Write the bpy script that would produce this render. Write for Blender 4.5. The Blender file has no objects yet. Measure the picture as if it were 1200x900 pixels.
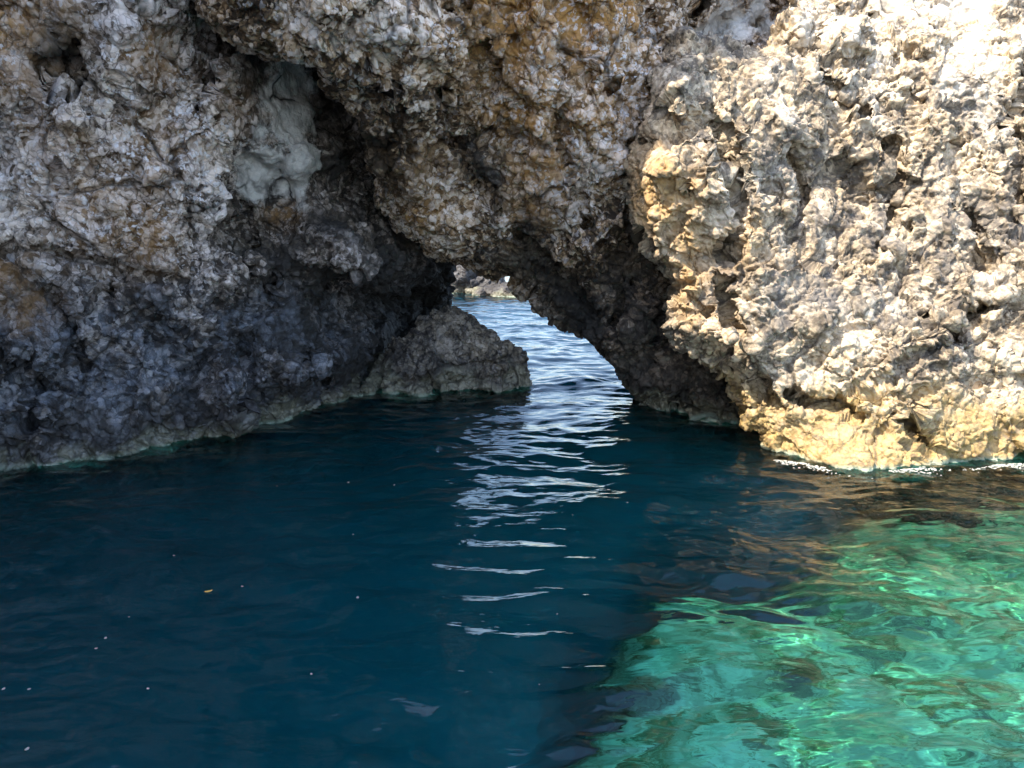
import bpy, math, random
import numpy as np
from math import radians

# ------------------------------------------------------------------ camera, sky, sun, exposure
SC = bpy.context.scene
C = SC.collection
CAM_H, PITCH, FPX = 2.0, math.atan(200/920), 920.0
cam_d = bpy.data.cameras.new('camera'); cam = bpy.data.objects.new('camera', cam_d); C.objects.link(cam)
cam_d.sensor_width = 36; cam_d.lens = FPX/1200*36; cam_d.clip_start = 0.05; cam_d.clip_end = 20000
cam.location = (0, 0, CAM_H); cam.rotation_euler = (math.pi/2-PITCH, 0, 0)
SC.camera = cam

# light travels along SUN_L
SUN_L = np.array([0.50, 0.33, -0.80]); SUN_L /= np.linalg.norm(SUN_L)
sun_el = math.asin(-SUN_L[2]); to_sun = -SUN_L
W = bpy.data.worlds.new('World'); SC.world = W; W.use_nodes = True
nt = W.node_tree; nt.nodes.clear()
sky = nt.nodes.new('ShaderNodeTexSky'); sky.sky_type = 'NISHITA'; sky.sun_disc = False
sky.sun_elevation = sun_el; sky.sun_rotation = math.atan2(to_sun[0], to_sun[1]); sky.dust_density = 1.5
bg = nt.nodes.new('ShaderNodeBackground'); bg.inputs[1].default_value = 0.15
wo = nt.nodes.new('ShaderNodeOutputWorld')
nt.links.new(sky.outputs[0], bg.inputs[0]); nt.links.new(bg.outputs[0], wo.inputs[0])
sd = bpy.data.lights.new('sun', 'SUN'); sd.energy = 2.85; sd.angle = radians(0.5); sd.color = (1.0, 0.91, 0.77)
sun = bpy.data.objects.new('sun', sd); C.objects.link(sun)
import mathutils
sun.rotation_euler = mathutils.Vector(SUN_L).to_track_quat('-Z', 'Y').to_euler(); sun.location = (-6, -4, 12)
SC.view_settings.view_transform = 'Standard'; SC.view_settings.look = 'None'
SC.view_settings.gamma = 1; SC.view_settings.exposure = 2.15
SC.cycles.max_bounces = 7; SC.cycles.diffuse_bounces = 3; SC.cycles.glossy_bounces = 3; SC.cycles.transmission_bounces = 6; SC.cycles.volume_bounces = 1
SC.cycles.caustics_refractive = True; SC.cycles.sample_clamp_indirect = 4.0
SC.cycles.feature_set = 'SUPPORTED'; SC.cycles.use_denoising = True

# ------------------------------------------------------------------ helpers
def ray(px, py):
    a, b = (px-600)/FPX, -(py-450)/FPX
    cp, sp = math.cos(PITCH), math.sin(PITCH)
    return np.array([a, cp + b*sp, -sp + b*cp])
def at(px, py, Y):                       # the point seen at a photo pixel, Y metres away
    r = ray(px, py); return np.array([0, 0, CAM_H]) + r*(Y/r[1])
def ang(px, py):                         # bearing of a photo pixel (x/y, z/y)
    r = ray(px, py); return (r[0]/r[1], r[2]/r[1])
def on_water(px, py, z=0.0):
    r = ray(px, py); t = (z-CAM_H)/r[2]; return np.array([0, 0, CAM_H]) + r*t

_rs = np.random.RandomState(7)
_perm = _rs.permutation(256).astype(np.int32); _perm = np.concatenate([_perm]*3)
_g = _rs.normal(size=(256, 3)).astype(np.float32); _g /= np.linalg.norm(_g, axis=1)[:, None]
_r3 = _rs.rand(256, 3).astype(np.float32)
def _h(i, j, k): return _perm[(_perm[(_perm[i & 255] + j) & 255] + k) & 255]
def perlin(x, y, z):
    xi, yi, zi = (np.floor(a).astype(np.int32) for a in (x, y, z))
    xf, yf, zf = x-xi, y-yi, z-zi
    f = lambda t: t*t*t*(t*(t*6-15)+10)
    u, v, w = f(xf), f(yf), f(zf); out = 0
    for a in (0, 1):
        for b in (0, 1):
            for c in (0, 1):
                g = _g[_h(xi+a, yi+b, zi+c)]
                d = g[..., 0]*(xf-a)+g[..., 1]*(yf-b)+g[..., 2]*(zf-c)
                out = out + d*(u if a else 1-u)*(v if b else 1-v)*(w if c else 1-w)
    return out*1.5
def worley(x, y, z):                     # distance to nearest and second nearest point, value of the nearest
    xi, yi, zi = (np.floor(a).astype(np.int32) for a in (x, y, z))
    d1 = np.full(x.shape, 9, np.float32); d2 = d1.copy(); val = np.zeros(x.shape, np.float32)
    for a in (-1, 0, 1):
        for b in (-1, 0, 1):
            for c in (-1, 0, 1):
                h = _h(xi+a, yi+b, zi+c); r = _r3[h]
                d = np.sqrt((xi+a+r[..., 0]-x)**2+(yi+b+r[..., 1]-y)**2+(zi+c+r[..., 2]-z)**2)
                n = d < d1
                d2 = np.where(n, d1, np.minimum(d2, d)); val = np.where(n, _r3[(h*7+3) & 255, 0], val); d1 = np.where(n, d, d1)
    return d1, d2, val

def rbf(pts):                            # thin-plate surface y = F(x, z) through the points (x, z, y)
    P = np.array(pts, float); n = len(P)
    d = np.sqrt(((P[:, None, :2]-P[None, :, :2])**2).sum(-1))
    K = np.where(d > 0, d*d*np.log(d+1e-9), 0) + np.eye(n)*0.02
    A = np.zeros((n+3, n+3)); A[:n, :n] = K; A[:n, n] = 1; A[:n, n+1:] = P[:, :2]; A[n, :n] = 1; A[n+1:, :n] = P[:, :2].T
    w = np.linalg.solve(A, np.concatenate([P[:, 2], [0, 0, 0]]))
    def F(x, z):
        out = w[n] + w[n+1]*x + w[n+2]*z
        for i in range(n):
            r2 = (x-P[i, 0])**2+(z-P[i, 1])**2+1e-12
            out = out + w[i]*0.5*r2*np.log(r2)
        return out
    return F
def poly_sdf(poly, u, v):                # negative inside
    d = np.full(u.shape, 1e9); s = np.ones(u.shape, bool); n = len(poly)
    for i in range(n):
        ax, ay = poly[i]; bx, by = poly[i-1]
        ex, ey = bx-ax, by-ay; wx, wy = u-ax, v-ay
        t = np.clip((wx*ex+wy*ey)/(ex*ex+ey*ey), 0, 1)
        d = np.minimum(d, (wx-ex*t)**2+(wy-ey*t)**2)
        c = ((ay > v) != (by > v)) & (u < (bx-ax)*(v-ay)/((by-ay) if by != ay else 1e-9)+ax)
        s ^= c
    return np.where(s, 1, -1)*np.sqrt(d)
def smax(a, b, k):
    h = np.maximum(k-np.abs(a-b), 0)/k
    return np.maximum(a, b)+h*h*k*0.25
def smin(a, b, k): return -smax(-a, -b, k)

def surface_nets(f, org, h):
    ins = f < 0
    nx, ny, nz = f.shape
    c = np.zeros((nx-1, ny-1, nz-1), np.int8)
    offs = [(a, b, d) for a in (0, 1) for b in (0, 1) for d in (0, 1)]
    for a, b, d in offs: c += ins[a:nx-1+a, b:ny-1+b, d:nz-1+d]
    act = (c > 0) & (c < 8)
    idx = np.argwhere(act); vid = np.full(act.shape, -1, np.int32); vid[act] = np.arange(len(idx))
    pos = np.zeros((len(idx), 3)); cnt = np.zeros(len(idx))
    I = idx.T
    for a, b, d in offs:
        for ax in range(3):
            o = [a, b, d]
            if o[ax]: continue
            p = list(o); p[ax] = 1
            f0 = f[I[0]+o[0], I[1]+o[1], I[2]+o[2]]; f1 = f[I[0]+p[0], I[1]+p[1], I[2]+p[2]]
            m = (f0 < 0) != (f1 < 0)
            t = np.where(m, f0/(f0-f1+1e-12), 0)
            q = np.array(o, float)[None, :].repeat(len(idx), 0); q[:, ax] = t
            pos[m] += q[m]; cnt[m] += 1
    V = (idx+pos/cnt[:, None])*h+np.array(org)
    Q = []
    for ax in range(3):
        s0 = [slice(1, -1)]*3; s1 = [slice(1, -1)]*3
        s0[ax] = slice(0, -1); s1[ax] = slice(1, None)
        a0, a1 = ins[tuple(s0)], ins[tuple(s1)]
        e = np.argwhere(a0 != a1)
        if not len(e): continue
        fl = a0[tuple(e.T)]
        e = e+1; e[:, ax] -= 1
        b, d = [(1, 2), (2, 0), (0, 1)][ax]
        def cell(db, dd):
            k = e.copy(); k[:, b] -= db; k[:, d] -= dd
            return vid[k[:, 0], k[:, 1], k[:, 2]]
        q = np.stack([cell(1, 1), cell(0, 1), cell(0, 0), cell(1, 0)], 1)
        q[~fl] = q[~fl][:, ::-1]
        Q.append(q)
    return V, np.concatenate(Q)
def mesh_np(name, V, Q, mat=None, smooth=True):
    me = bpy.data.meshes.new(name)
    me.vertices.add(len(V)); me.vertices.foreach_set('co', np.ascontiguousarray(V, np.float32).ravel())
    n, k = Q.shape
    me.loops.add(n*k); me.loops.foreach_set('vertex_index', Q.astype(np.int32).ravel())
    me.polygons.add(n); me.polygons.foreach_set('loop_start', np.arange(0, n*k, k, dtype=np.int32))
    me.update(calc_edges=True); me.validate()
    me.polygons.foreach_set('use_smooth', np.full(len(me.polygons), smooth))
    if mat: me.materials.append(mat)
    o = bpy.data.objects.new(name, me); C.objects.link(o)
    return o
def tag(o, label=None, cat=None, group=None, kind=None):
    if label: o['label'] = label
    if cat: o['category'] = cat
    if group: o['group'] = group
    if kind: o['kind'] = kind
    return o
def attr(o, name, vals):
    a = o.data.attributes.new(name, 'FLOAT', 'POINT'); a.data.foreach_set('value', np.ascontiguousarray(vals, np.float32))
def blobs(V, pts, wob=0.25):             # soft patches round (x, y, z, radius) with ragged edges
    out = np.zeros(len(V))
    n = perlin(V[:, 0]*2.2+9, V[:, 1]*2.2, V[:, 2]*2.2)+0.6*perlin(V[:, 0]*5, V[:, 1]*5+4, V[:, 2]*5)
    for (p, r, a) in pts:
        d = np.linalg.norm(V-np.array(p), axis=1)/r
        out = np.maximum(out, a*np.clip(1.25-d*0.9+wob*n, 0, 1)**1.2)
    return np.clip(out, 0, 1)

# ------------------------------------------------------------------ node helpers
class N:
    def __init__(s, mat): s.t = mat.node_tree; s.t.nodes.clear()
    def n(s, typ, **kw):
        x = s.t.nodes.new(typ)
        for k, v in kw.items(): setattr(x, k, v)
        return x
    def put(s, sock, v):
        if isinstance(v, bpy.types.NodeSocket): s.t.links.new(v, sock)
        elif v is not None: sock.default_value = v
    def math(s, op, a, b=None, c=None, clamp=False):
        x = s.n('ShaderNodeMath', operation=op, use_clamp=clamp)
        s.put(x.inputs[0], a); s.put(x.inputs[1], b)
        if c is not None: s.put(x.inputs[2], c)
        return x.outputs[0]
    def vm(s, op, a, b=None, sc=None):
        x = s.n('ShaderNodeVectorMath', operation=op); s.put(x.inputs[0], a); s.put(x.inputs[1], b)
        if sc is not None: s.put(x.inputs['Scale'], sc)
        return x.outputs[0]
    def noise(s, v, sc, det=4, rough=0.55, color=False, dist=0):
        x = s.n('ShaderNodeTexNoise'); s.put(x.inputs['Vector'], v); x.inputs['Scale'].default_value = sc
        x.inputs['Detail'].default_value = det; x.inputs['Roughness'].default_value = rough; x.inputs['Distortion'].default_value = dist
        return x.outputs[1] if color else x.outputs[0]
    def vor(s, v, sc, feature='F1', out='Distance', rnd=1.0):
        x = s.n('ShaderNodeTexVoronoi', feature=feature); s.put(x.inputs['Vector'], v); x.inputs['Scale'].default_value = sc
        x.inputs['Randomness'].default_value = rnd
        return x.outputs[out]
    def ramp(s, f, stops, interp='LINEAR'):
        x = s.n('ShaderNodeValToRGB'); s.put(x.inputs[0], f); r = x.color_ramp; r.interpolation = interp
        while len(r.elements) < len(stops): r.elements.new(0.5)
        for e, (p, c) in zip(r.elements, stops):
            e.position = p; e.color = (c, c, c, 1) if isinstance(c, (int, float)) else (*c, 1)
        return x.outputs[0]
    def mix(s, f, a, b, mode='MIX'):
        x = s.n('ShaderNodeMix', data_type='RGBA', blend_type=mode)
        s.put(x.inputs[0], f)
        for i, v in ((6, a), (7, b)): s.put(x.inputs[i], (*v, 1) if isinstance(v, tuple) and len(v) == 3 else v)
        return x.outputs[2]
    def att(s, name):
        x = s.n('ShaderNodeAttribute', attribute_name=name); return x.outputs['Fac']
def new_mat(name):
    m = bpy.data.materials.new(name); m.use_nodes = True; return m, N(m)

def rock_mat(name, pal, disp=1.0, karst=0.0, clast=1.0, seed=0.0):
    """pal: crack, dark, mid, pale, white, orange, band colours"""
    m, k = new_mat(name)
    tc = k.n('ShaderNodeTexCoord').outputs['Object']
    sep = k.n('ShaderNodeSeparateXYZ'); k.put(sep.inputs[0], tc); z = sep.outputs[2]
    P = k.vm('ADD', tc, (seed, seed*.7, seed*1.3))
    wn = k.noise(P, 2.6, 3, color=True); w = k.vm('SCALE', k.vm('SUBTRACT', wn, (.5, .5, .5)), sc=0.13)
    wn2 = k.noise(P, 14, 3, color=True); w2 = k.vm('SCALE', k.vm('SUBTRACT', wn2, (.5, .5, .5)), sc=0.035)
    Pw = k.vm('ADD', k.vm('ADD', P, w), w2)
    big = k.vor(Pw, 2.6, 'F1'); bigE = k.vor(Pw, 2.6, 'DISTANCE_TO_EDGE')
    mid = k.vor(Pw, 7.5, 'F1'); midE = k.vor(Pw, 7.5, 'DISTANCE_TO_EDGE'); midC = k.vor(Pw, 7.5, 'F1', 'Color')
    sm = k.vor(Pw, 19, 'F1'); smE = k.vor(Pw, 19, 'DISTANCE_TO_EDGE'); smC = k.vor(Pw, 19, 'F1', 'Color')
    ti = k.vor(Pw, 36, 'F1'); tiC = k.vor(Pw, 36, 'F1', 'Color')
    def facet(scale):
        x = k.n('ShaderNodeTexVoronoi', feature='F1'); k.put(x.inputs['Vector'], Pw); x.inputs['Scale'].default_value = scale
        loc = k.vm('SUBTRACT', Pw, x.outputs['Position']); d = k.n('ShaderNodeVectorMath', operation='DOT_PRODUCT')
        k.put(d.inputs[0], loc); k.put(d.inputs[1], k.vm('SUBTRACT', x.outputs['Color'], (.5, .5, .5))); return d.outputs['Value']
    n1 = k.noise(P, 1.3, 5, 0.6); n2 = k.noise(P, 6, 6, 0.68); n3 = k.noise(P, 30, 6, 0.7)
    smc = k.n('ShaderNodeSeparateColor'); k.put(smc.inputs[0], smC)
    midc = k.n('ShaderNodeSeparateColor'); k.put(midc.inputs[0], midC)
    tic = k.n('ShaderNodeSeparateColor'); k.put(tic.inputs[0], tiC)
    smooth = k.ramp(k.math('MULTIPLY_ADD', k.math('SUBTRACT', k.noise(P, 6, 4, .65), .5), .8, k.att('smooth')), [(0.35, 0), (0.55, 1)]); dark = k.att('dark'); orange = k.att('orange'); white = k.att('white')
    rough_amt = k.math('SUBTRACT', 1.0, k.math('MULTIPLY', smooth, 0.74))
    # height in metres
    hgt = k.math('MULTIPLY', k.math('SUBTRACT', 0.45, big), 0.12)
    hgt = k.math('MULTIPLY_ADD', facet(1.9), 0.50+0.15*karst, hgt)
    hgt = k.math('MULTIPLY_ADD', facet(3.8), 0.60, hgt)
    hgt = k.math('MULTIPLY_ADD', facet(7.5), 0.62-0.22*karst, hgt)
    hgt = k.math('MULTIPLY_ADD', facet(19.0), 0.50-0.12*karst, hgt)
    hgt = k.math('MULTIPLY_ADD', k.math('SUBTRACT', 0.45, mid), 0.05, hgt)
    hgt = k.math('MULTIPLY_ADD', k.math('SUBTRACT', midc.outputs[0], 0.5), 0.05, hgt)
    hgt = k.math('MULTIPLY_ADD', k.math('MINIMUM', midE, 0.07), 0.30, hgt)
    hgt = k.math('MULTIPLY_ADD', k.math('SUBTRACT', 0.4, sm), 0.025, hgt)
    hgt = k.math('MULTIPLY_ADD', k.math('SUBTRACT', smc.outputs[1], 0.5), 0.020, hgt)
    hgt = k.math('MULTIPLY_ADD', k.math('SUBTRACT', n2, 0.5), 0.045+0.05*karst, hgt)
    hgt = k.math('MULTIPLY_ADD', k.math('SUBTRACT', n3, 0.5), 0.022+0.03*karst, hgt)
    if karst:                             # solution pits
        pit = k.vor(k.vm('ADD', P, k.vm('SCALE', w2, sc=1.5)), 9.5, 'SMOOTH_F1')
        pm = k.ramp(k.noise(P, 3.1, 2), [(0.42, 0), (0.6, 1)])
        hgt = k.math('MULTIPLY_ADD', k.math('MULTIPLY', k.ramp(pit, [(0.12, 1), (0.42, 0)]), pm), -0.05*karst, hgt)
        pit2 = k.vor(Pw, 24, 'F1')
        hgt = k.math('MULTIPLY_ADD', k.math('MULTIPLY', k.ramp(pit2, [(0.10, 1), (0.50, 0)]), k.ramp(k.noise(P, 7, 2), [(0.42, 0), (0.55, 1)])), -0.045*karst, hgt)
    hgt = k.math('MULTIPLY_ADD', k.math('MULTIPLY', k.ramp(k.vor(k.vm('ADD', Pw, w), 1.35, 'DISTANCE_TO_EDGE'), [(0.0, 1), (0.05, 0)]), k.ramp(k.noise(P, 1.6, 2), [(0.44, 0), (0.54, 1)])), -0.10, hgt)
    lo = k.ramp(k.noise(P, 1.1, 3), [(0.36, 0.45), (0.60, 1.15)])
    hgt = k.math('MULTIPLY', hgt, lo)
    hgt = k.math('MULTIPLY', hgt, rough_amt)
    hgt = k.math('MULTIPLY', hgt, disp*0.78)
    # colour
    v = k.math('ADD', k.math('MULTIPLY', smc.outputs[0], 0.50*clast), k.math('MULTIPLY', n2, 1.0-0.35*clast))
    v = k.math('MULTIPLY_ADD', k.math('SUBTRACT', midc.outputs[2], 0.5), 0.30, v)
    v = k.math('MULTIPLY_ADD', k.math('SUBTRACT', k.noise(P, 0.9, 3), 0.5), 0.7, v)
    v = k.math('MULTIPLY_ADD', k.math('SUBTRACT', tic.outputs[0], 0.5), 0.30, v)
    v = k.math('MULTIPLY_ADD', k.math('SUBTRACT', n1, 0.5), 0.55, v)
    v = k.math('MULTIPLY_ADD', white, 0.16, v)
    v = k.math('MULTIPLY_ADD', dark, -0.22, v)
    col = k.ramp(v, [(0.27, pal['dark']), (0.45, pal['mid']), (0.62, pal['pale']), (0.84, pal['white'])])
    hue = k.ramp(k.noise(P, 2.2, 4), [(0.35, pal['cool']), (0.65, pal['warm'])])
    col = k.mix(0.8, col, hue, 'MULTIPLY')
    orr = k.math('MULTIPLY', orange, k.ramp(k.noise(P, 7, 5, 0.65), [(0.34, 0.15), (0.52, 1)]))
    col = k.mix(k.math('MULTIPLY', orr, 0.95), col, k.mix(n3, pal['orange'], pal['orange2']))
    # pale lichen and calcite flecks
    fk = k.math('MULTIPLY', k.ramp(tic.outputs[1], [(0.84, 0), (0.88, 1)]), k.ramp(k.noise(P, 3.4, 3), [(0.40, 0), (0.60, 1)]))
    fk2 = k.math('MULTIPLY', k.ramp(k.math('MULTIPLY_ADD', k.math('SUBTRACT', smc.outputs[2], .5), .12, k.noise(P, 12, 6, .78)), [(0.575, 0), (0.605, 1)]), k.ramp(k.noise(P, 3.7, 3), [(0.38, 0.1), (0.55, 1)]))
    fleck = k.math('MULTIPLY', k.math('MAXIMUM', fk, fk2), k.math('MULTIPLY_ADD', white, 0.95, 0.45*clast), clamp=True)
    fleck = k.math('MULTIPLY', fleck, k.math('SUBTRACT', 1.0, k.math('MULTIPLY', dark, 0.85)))
    col = k.mix(k.math('MULTIPLY', fleck, 0.85), col, pal['fleck'])
    recess_shade = k.ramp(k.math('MULTIPLY_ADD', k.math('SUBTRACT', k.noise(P, 4, 5, .65), .5), .9, k.att('recess_shade')), [(0.30, 0), (0.75, 1)])  # near-black patches that put the shade of hollows and undersides into the colour
    # dark tidal rock, shade painted into recesses, and the pale crust at the water
    zn = k.math('MULTIPLY_ADD', k.math('SUBTRACT', k.noise(P, 2.4, 4), 0.5), 0.9, z)
    dkn = k.math('MULTIPLY_ADD', k.math('SUBTRACT', smc.outputs[0], 0.5), 0.16, k.math('MULTIPLY_ADD', k.math('SUBTRACT', k.noise(P, 1.7, 4), 0.5), 0.5, k.noise(P, 9, 6, 0.72)))
    dk = k.mix(k.ramp(k.math('MULTIPLY', zn, 0.5), [(0.62, 0), (0.82, 1)]), k.ramp(dkn, [(0.40, pal['wet1']), (0.64, pal['wet2'])]), k.ramp(dkn, [(0.35, pal['dry1']), (0.68, pal['dry2'])]))
    col = k.mix(k.math('MULTIPLY', dark, 0.9), col, dk)
    wb = k.math('MULTIPLY', k.ramp(zn, [(0.10, 0), (0.18, 1), (0.30, 1), (0.48, 0)]), pal.get('wetband', 0.6))
    col = k.mix(wb, col, k.mix(0.5, pal['wet1'], pal['dry1']))
    col = k.mix(k.math('MULTIPLY', recess_shade, 0.86), col, k.ramp(n3, [(.35, (.009, .009, .009)), (.7, (.035, .033, .030))]))
    # cracks (dirt and lichen in them)
    cr = k.ramp(midE, [(0.0, 1), (0.05, 0)]); cr2 = k.math('MULTIPLY', k.ramp(smE, [(0.0, 0.75), (0.09, 0)]), clast)
    crk = k.math('MAXIMUM', cr, cr2); crk = k.math('MULTIPLY', crk, k.ramp(k.noise(P, 4.3, 3), [(0.38, 0.15), (0.6, 1)]))
    crk = k.math('MULTIPLY', crk, k.math('SUBTRACT', 1.0, k.math('MULTIPLY', smooth, 0.75)))
    longE = k.vor(k.vm('ADD', Pw, w), 1.35, 'DISTANCE_TO_EDGE'); lc = k.math('MULTIPLY', k.ramp(longE, [(0.006, 1), (0.035, 0)]), k.ramp(k.noise(P, 1.6, 2), [(0.44, 0), (0.54, 1)]))
    crk = k.math('MAXIMUM', crk, lc)
    col = k.mix(k.math('MULTIPLY', crk, pal.get('crackf', 0.75)), col, pal['crack'])
    sc = k.ramp(k.noise(P, 5, 7, .7), [(0.32, tuple(x*0.5 for x in pal['smooth'])), (0.55, pal['smooth'])])
    sc = k.mix(k.math('MULTIPLY', crk, 1.0), sc, pal['crack'])
    col = k.mix(k.math('MULTIPLY', smooth, 0.85), col, sc)
    col = k.mix(k.math('MULTIPLY', k.ramp(zn, [(pal['bandz'], 1), (pal['bandz']+pal.get('bandw', 0.14), 0)]), pal.get('bandf', 0.8)), col,
                k.mix(k.math('MULTIPLY', crk, 0.7), k.ramp(k.noise(P, 16, 5, .7), [(0.36, pal['band']), (0.60, pal['band2'])]), pal['dark']))
    uz = k.math('MULTIPLY_ADD', k.math('SUBTRACT', k.noise(P, 1.8, 4), 0.55), 0.8, k.math('MULTIPLY_ADD', z, 1.0, 0.5))
    und = k.ramp(uz, [(0.28, (.022, .028, .024)), (0.46, pal['below'])])
    col = k.mix(k.ramp(z, [(0.0, 1), (0.035, 0)]), col, und)
    bs = k.n('ShaderNodeBsdfPrincipled'); k.put(bs.inputs['Base Color'], col)
    k.put(bs.inputs['Roughness'], k.ramp(zn, [(0.05, 0.45), (0.5, pal.get('rough', 0.85))]))
    bs.inputs['Specular IOR Level'].default_value = pal.get('spec', 0.35)
    out = k.n('ShaderNodeOutputMaterial'); k.put(out.inputs[0], bs.outputs[0])
    dn = k.n('ShaderNodeDisplacement'); k.put(dn.inputs['Height'], hgt); dn.inputs['Midlevel'].default_value = 0; dn.inputs['Scale'].default_value = 1
    k.put(out.inputs['Displacement'], dn.outputs[0])
    m.displacement_method = 'DISPLACEMENT'
    bmp = k.n('ShaderNodeBump'); bmp.inputs['Distance'].default_value = 0.014; bmp.inputs['Strength'].default_value = 0.65
    k.put(bmp.inputs['Height'], k.noise(tc, 48, 5, .7)); k.put(bs.inputs['Normal'], bmp.outputs[0])
    return m

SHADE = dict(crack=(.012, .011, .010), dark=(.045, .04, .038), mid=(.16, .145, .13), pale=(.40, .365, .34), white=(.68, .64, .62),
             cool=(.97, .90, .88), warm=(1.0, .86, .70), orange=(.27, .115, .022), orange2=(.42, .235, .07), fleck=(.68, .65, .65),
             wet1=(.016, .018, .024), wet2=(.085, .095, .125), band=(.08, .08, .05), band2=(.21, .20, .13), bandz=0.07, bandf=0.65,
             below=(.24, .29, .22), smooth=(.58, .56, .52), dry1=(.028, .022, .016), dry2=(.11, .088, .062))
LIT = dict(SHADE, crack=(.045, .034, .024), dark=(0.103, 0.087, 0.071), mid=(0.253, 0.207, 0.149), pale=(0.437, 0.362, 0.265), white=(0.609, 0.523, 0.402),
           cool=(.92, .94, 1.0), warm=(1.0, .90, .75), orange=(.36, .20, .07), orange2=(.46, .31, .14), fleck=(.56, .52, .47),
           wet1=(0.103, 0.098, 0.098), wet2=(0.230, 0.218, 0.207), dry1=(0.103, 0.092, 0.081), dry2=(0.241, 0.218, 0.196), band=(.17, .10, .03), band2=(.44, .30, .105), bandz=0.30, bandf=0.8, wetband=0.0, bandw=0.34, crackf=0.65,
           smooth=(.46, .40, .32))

# ------------------------------------------------------------------ rock builder
def grid(lo, hi, h):
    ax = [np.arange(lo[i], hi[i]+h, h) for i in range(3)]
    return ax
def rock_field(X, Y, Z, s=0.0, a=1.0, near=None):
    if near is not None:                 # only where the surface can be
        m = np.abs(near) < 0.9; out = np.zeros(X.shape, np.float32)
        out[m] = rock_field(X[m], Y[m], Z[m], s, a); return out
    X, Y, Z = (q.astype(np.float32) for q in (X, Y, Z))
    n = 0.10*np.abs(perlin(X*1.1+s+3, Y*1.1, Z*0.5))*2-0.1+0.22*perlin(X*0.8+s, Y*0.8, Z*0.8)+0.12*perlin(X*1.9, Y*1.9+s, Z*1.9)+0.05*perlin(X*4.5, Y*4.5, Z*4.5+s)
    wx = 0.25*perlin(X*1.5+31, Y*1.5, Z*1.5)
    d1, d2, val = worley(X*1.7+wx+s, Y*1.7+wx, Z*1.4-wx)
    n = n+0.14*(d1-0.5)-0.10*np.minimum(d2-d1, 0.25)*1.5+0.12*(val-0.5)
    d1, d2, val = worley(X*3.6-wx+s+7, Y*3.6+wx, Z*3.2)
    n = n+0.07*(d1-0.5)-0.05*np.minimum(d2-d1, 0.2)+0.09*(val-0.5)
    return n*a
def build_rock(name, lo, hi, h, fn, mat, label, cat, sub, attrs, group=None):
    ax = grid(lo, hi, h)
    X, Y, Z = np.meshgrid(*ax, indexing='ij')
    f = fn(X, Y, Z, ax)
    # close the solid at the sides of its grid
    f[0] = f[-1] = 1; f[:, 0] = f[:, -1] = 1; f[:, :, 0] = f[:, :, -1] = 1
    f = f.astype(np.float32)
    V, Q = surface_nets(f, lo, h)
    # keep the largest connected body
    par = np.arange(len(V))
    lab = par.copy()
    E = np.concatenate([Q[:, [0, 1]], Q[:, [1, 2]], Q[:, [2, 3]]])
    for _ in range(200):
        m = np.minimum(lab[E[:, 0]], lab[E[:, 1]]); new = lab.copy()
        np.minimum.at(new, E[:, 0], m); np.minimum.at(new, E[:, 1], m)
        new = new[new]
        if (new == lab).all(): break
        lab = new
    ids, cn = np.unique(lab, return_counts=True); keep = lab == ids[cn.argmax()]
    mp = np.cumsum(keep)-1; Q = mp[Q[keep[Q[:, 0]]]]; V = V[keep]
    o = mesh_np(name, V, Q, mat)
    for nm in ('smooth', 'dark', 'orange', 'white', 'recess_shade'):
        bv = blobs(V, attrs.get(nm, []))
        if nm == 'dark' and 'tide' in attrs:
            top, amt = attrs['tide']; q = perlin(V[:, 0]*1.3, V[:, 1]*1.3, V[:, 2]*1.3)+0.5*perlin(V[:, 0]*4, V[:, 1]*4, V[:, 2]*4)
            bv = np.maximum(bv, amt*np.clip((top-V[:, 2]+0.45*q)/0.35, 0, 1)*np.clip(1+0.5*perlin(V[:, 0]*2.1+7, V[:, 1]*2.1, V[:, 2]*2.6), .5, 1))
        attr(o, nm, bv)
    if sub:
        s = o.modifiers.new('fine', 'SUBSURF'); s.levels = 0; s.render_levels = sub
    tag(o, label, cat, group)
    print(name, len(V))
    return o
def W3(px, py, Y): p = at(px, py, Y); return (p[0], p[2], Y)
def B3(px, py, Y, r, a=1.0): return (at(px, py, Y), r, a)
def WL(px, py): p = on_water(px, py); return [(p[0], 0.0, p[1]), (p[0], -0.5, p[1]-0.12), (p[0], -1.6, p[1]-0.8)]
def poly(pts): return [ang(*p) for p in pts]
def slope(F2, h):
    gx, gz = np.gradient(F2, h); return 1/np.sqrt(1+gx**2+gz**2)

VOX = 0.042
def on_surf(F, px, py):
    Y = 7.0
    for _ in range(25):
        p = at(px, py, Y); Y = 0.5*Y+0.5*float(F(np.array(p[0]), np.array(p[2])))
    return at(px, py, min(max(Y, 5.0), 9.5))
def crevices(f, X, Y, Z, F, lines):
    near = np.abs(f) < 0.8; ii = np.nonzero(near)
    x, y, z = X[ii], Y[ii], Z[ii]; g = f[ii].astype(np.float64)
    wob = 0.05*perlin(x*4, y*4, z*4)+0.03*perlin(x*9, y*9, z*9)
    for pts, r0, dep in lines:
        dep = dep+3
        P = [on_surf(F, *p) for p in pts]
        best = np.full(x.shape, 9.0)
        for a, b in zip(P[:-1], P[1:]):
            lo = np.minimum(a, b)-0.8; hi = np.maximum(a, b)+0.8
            e = b-a; t = np.clip(((x-a[0])*e[0]+(y-a[1])*e[1]+(z-a[2])*e[2])/(e@e), 0, 1)
            # distance across the view counts fully, distance inwards less: a deep slot
            dx, dy, dz = x-a[0]-t*e[0], y-a[1]-t*e[1], z-a[2]-t*e[2]
            best = np.minimum(best, np.sqrt(dx*dx+dz*dz+(dy/dep)**2))
        g = smax(g, (max(r0*1.35, 0.058)-best)+wob*0.7, 0.03)
    f = f.copy(); f[ii] = g; return f
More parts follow.
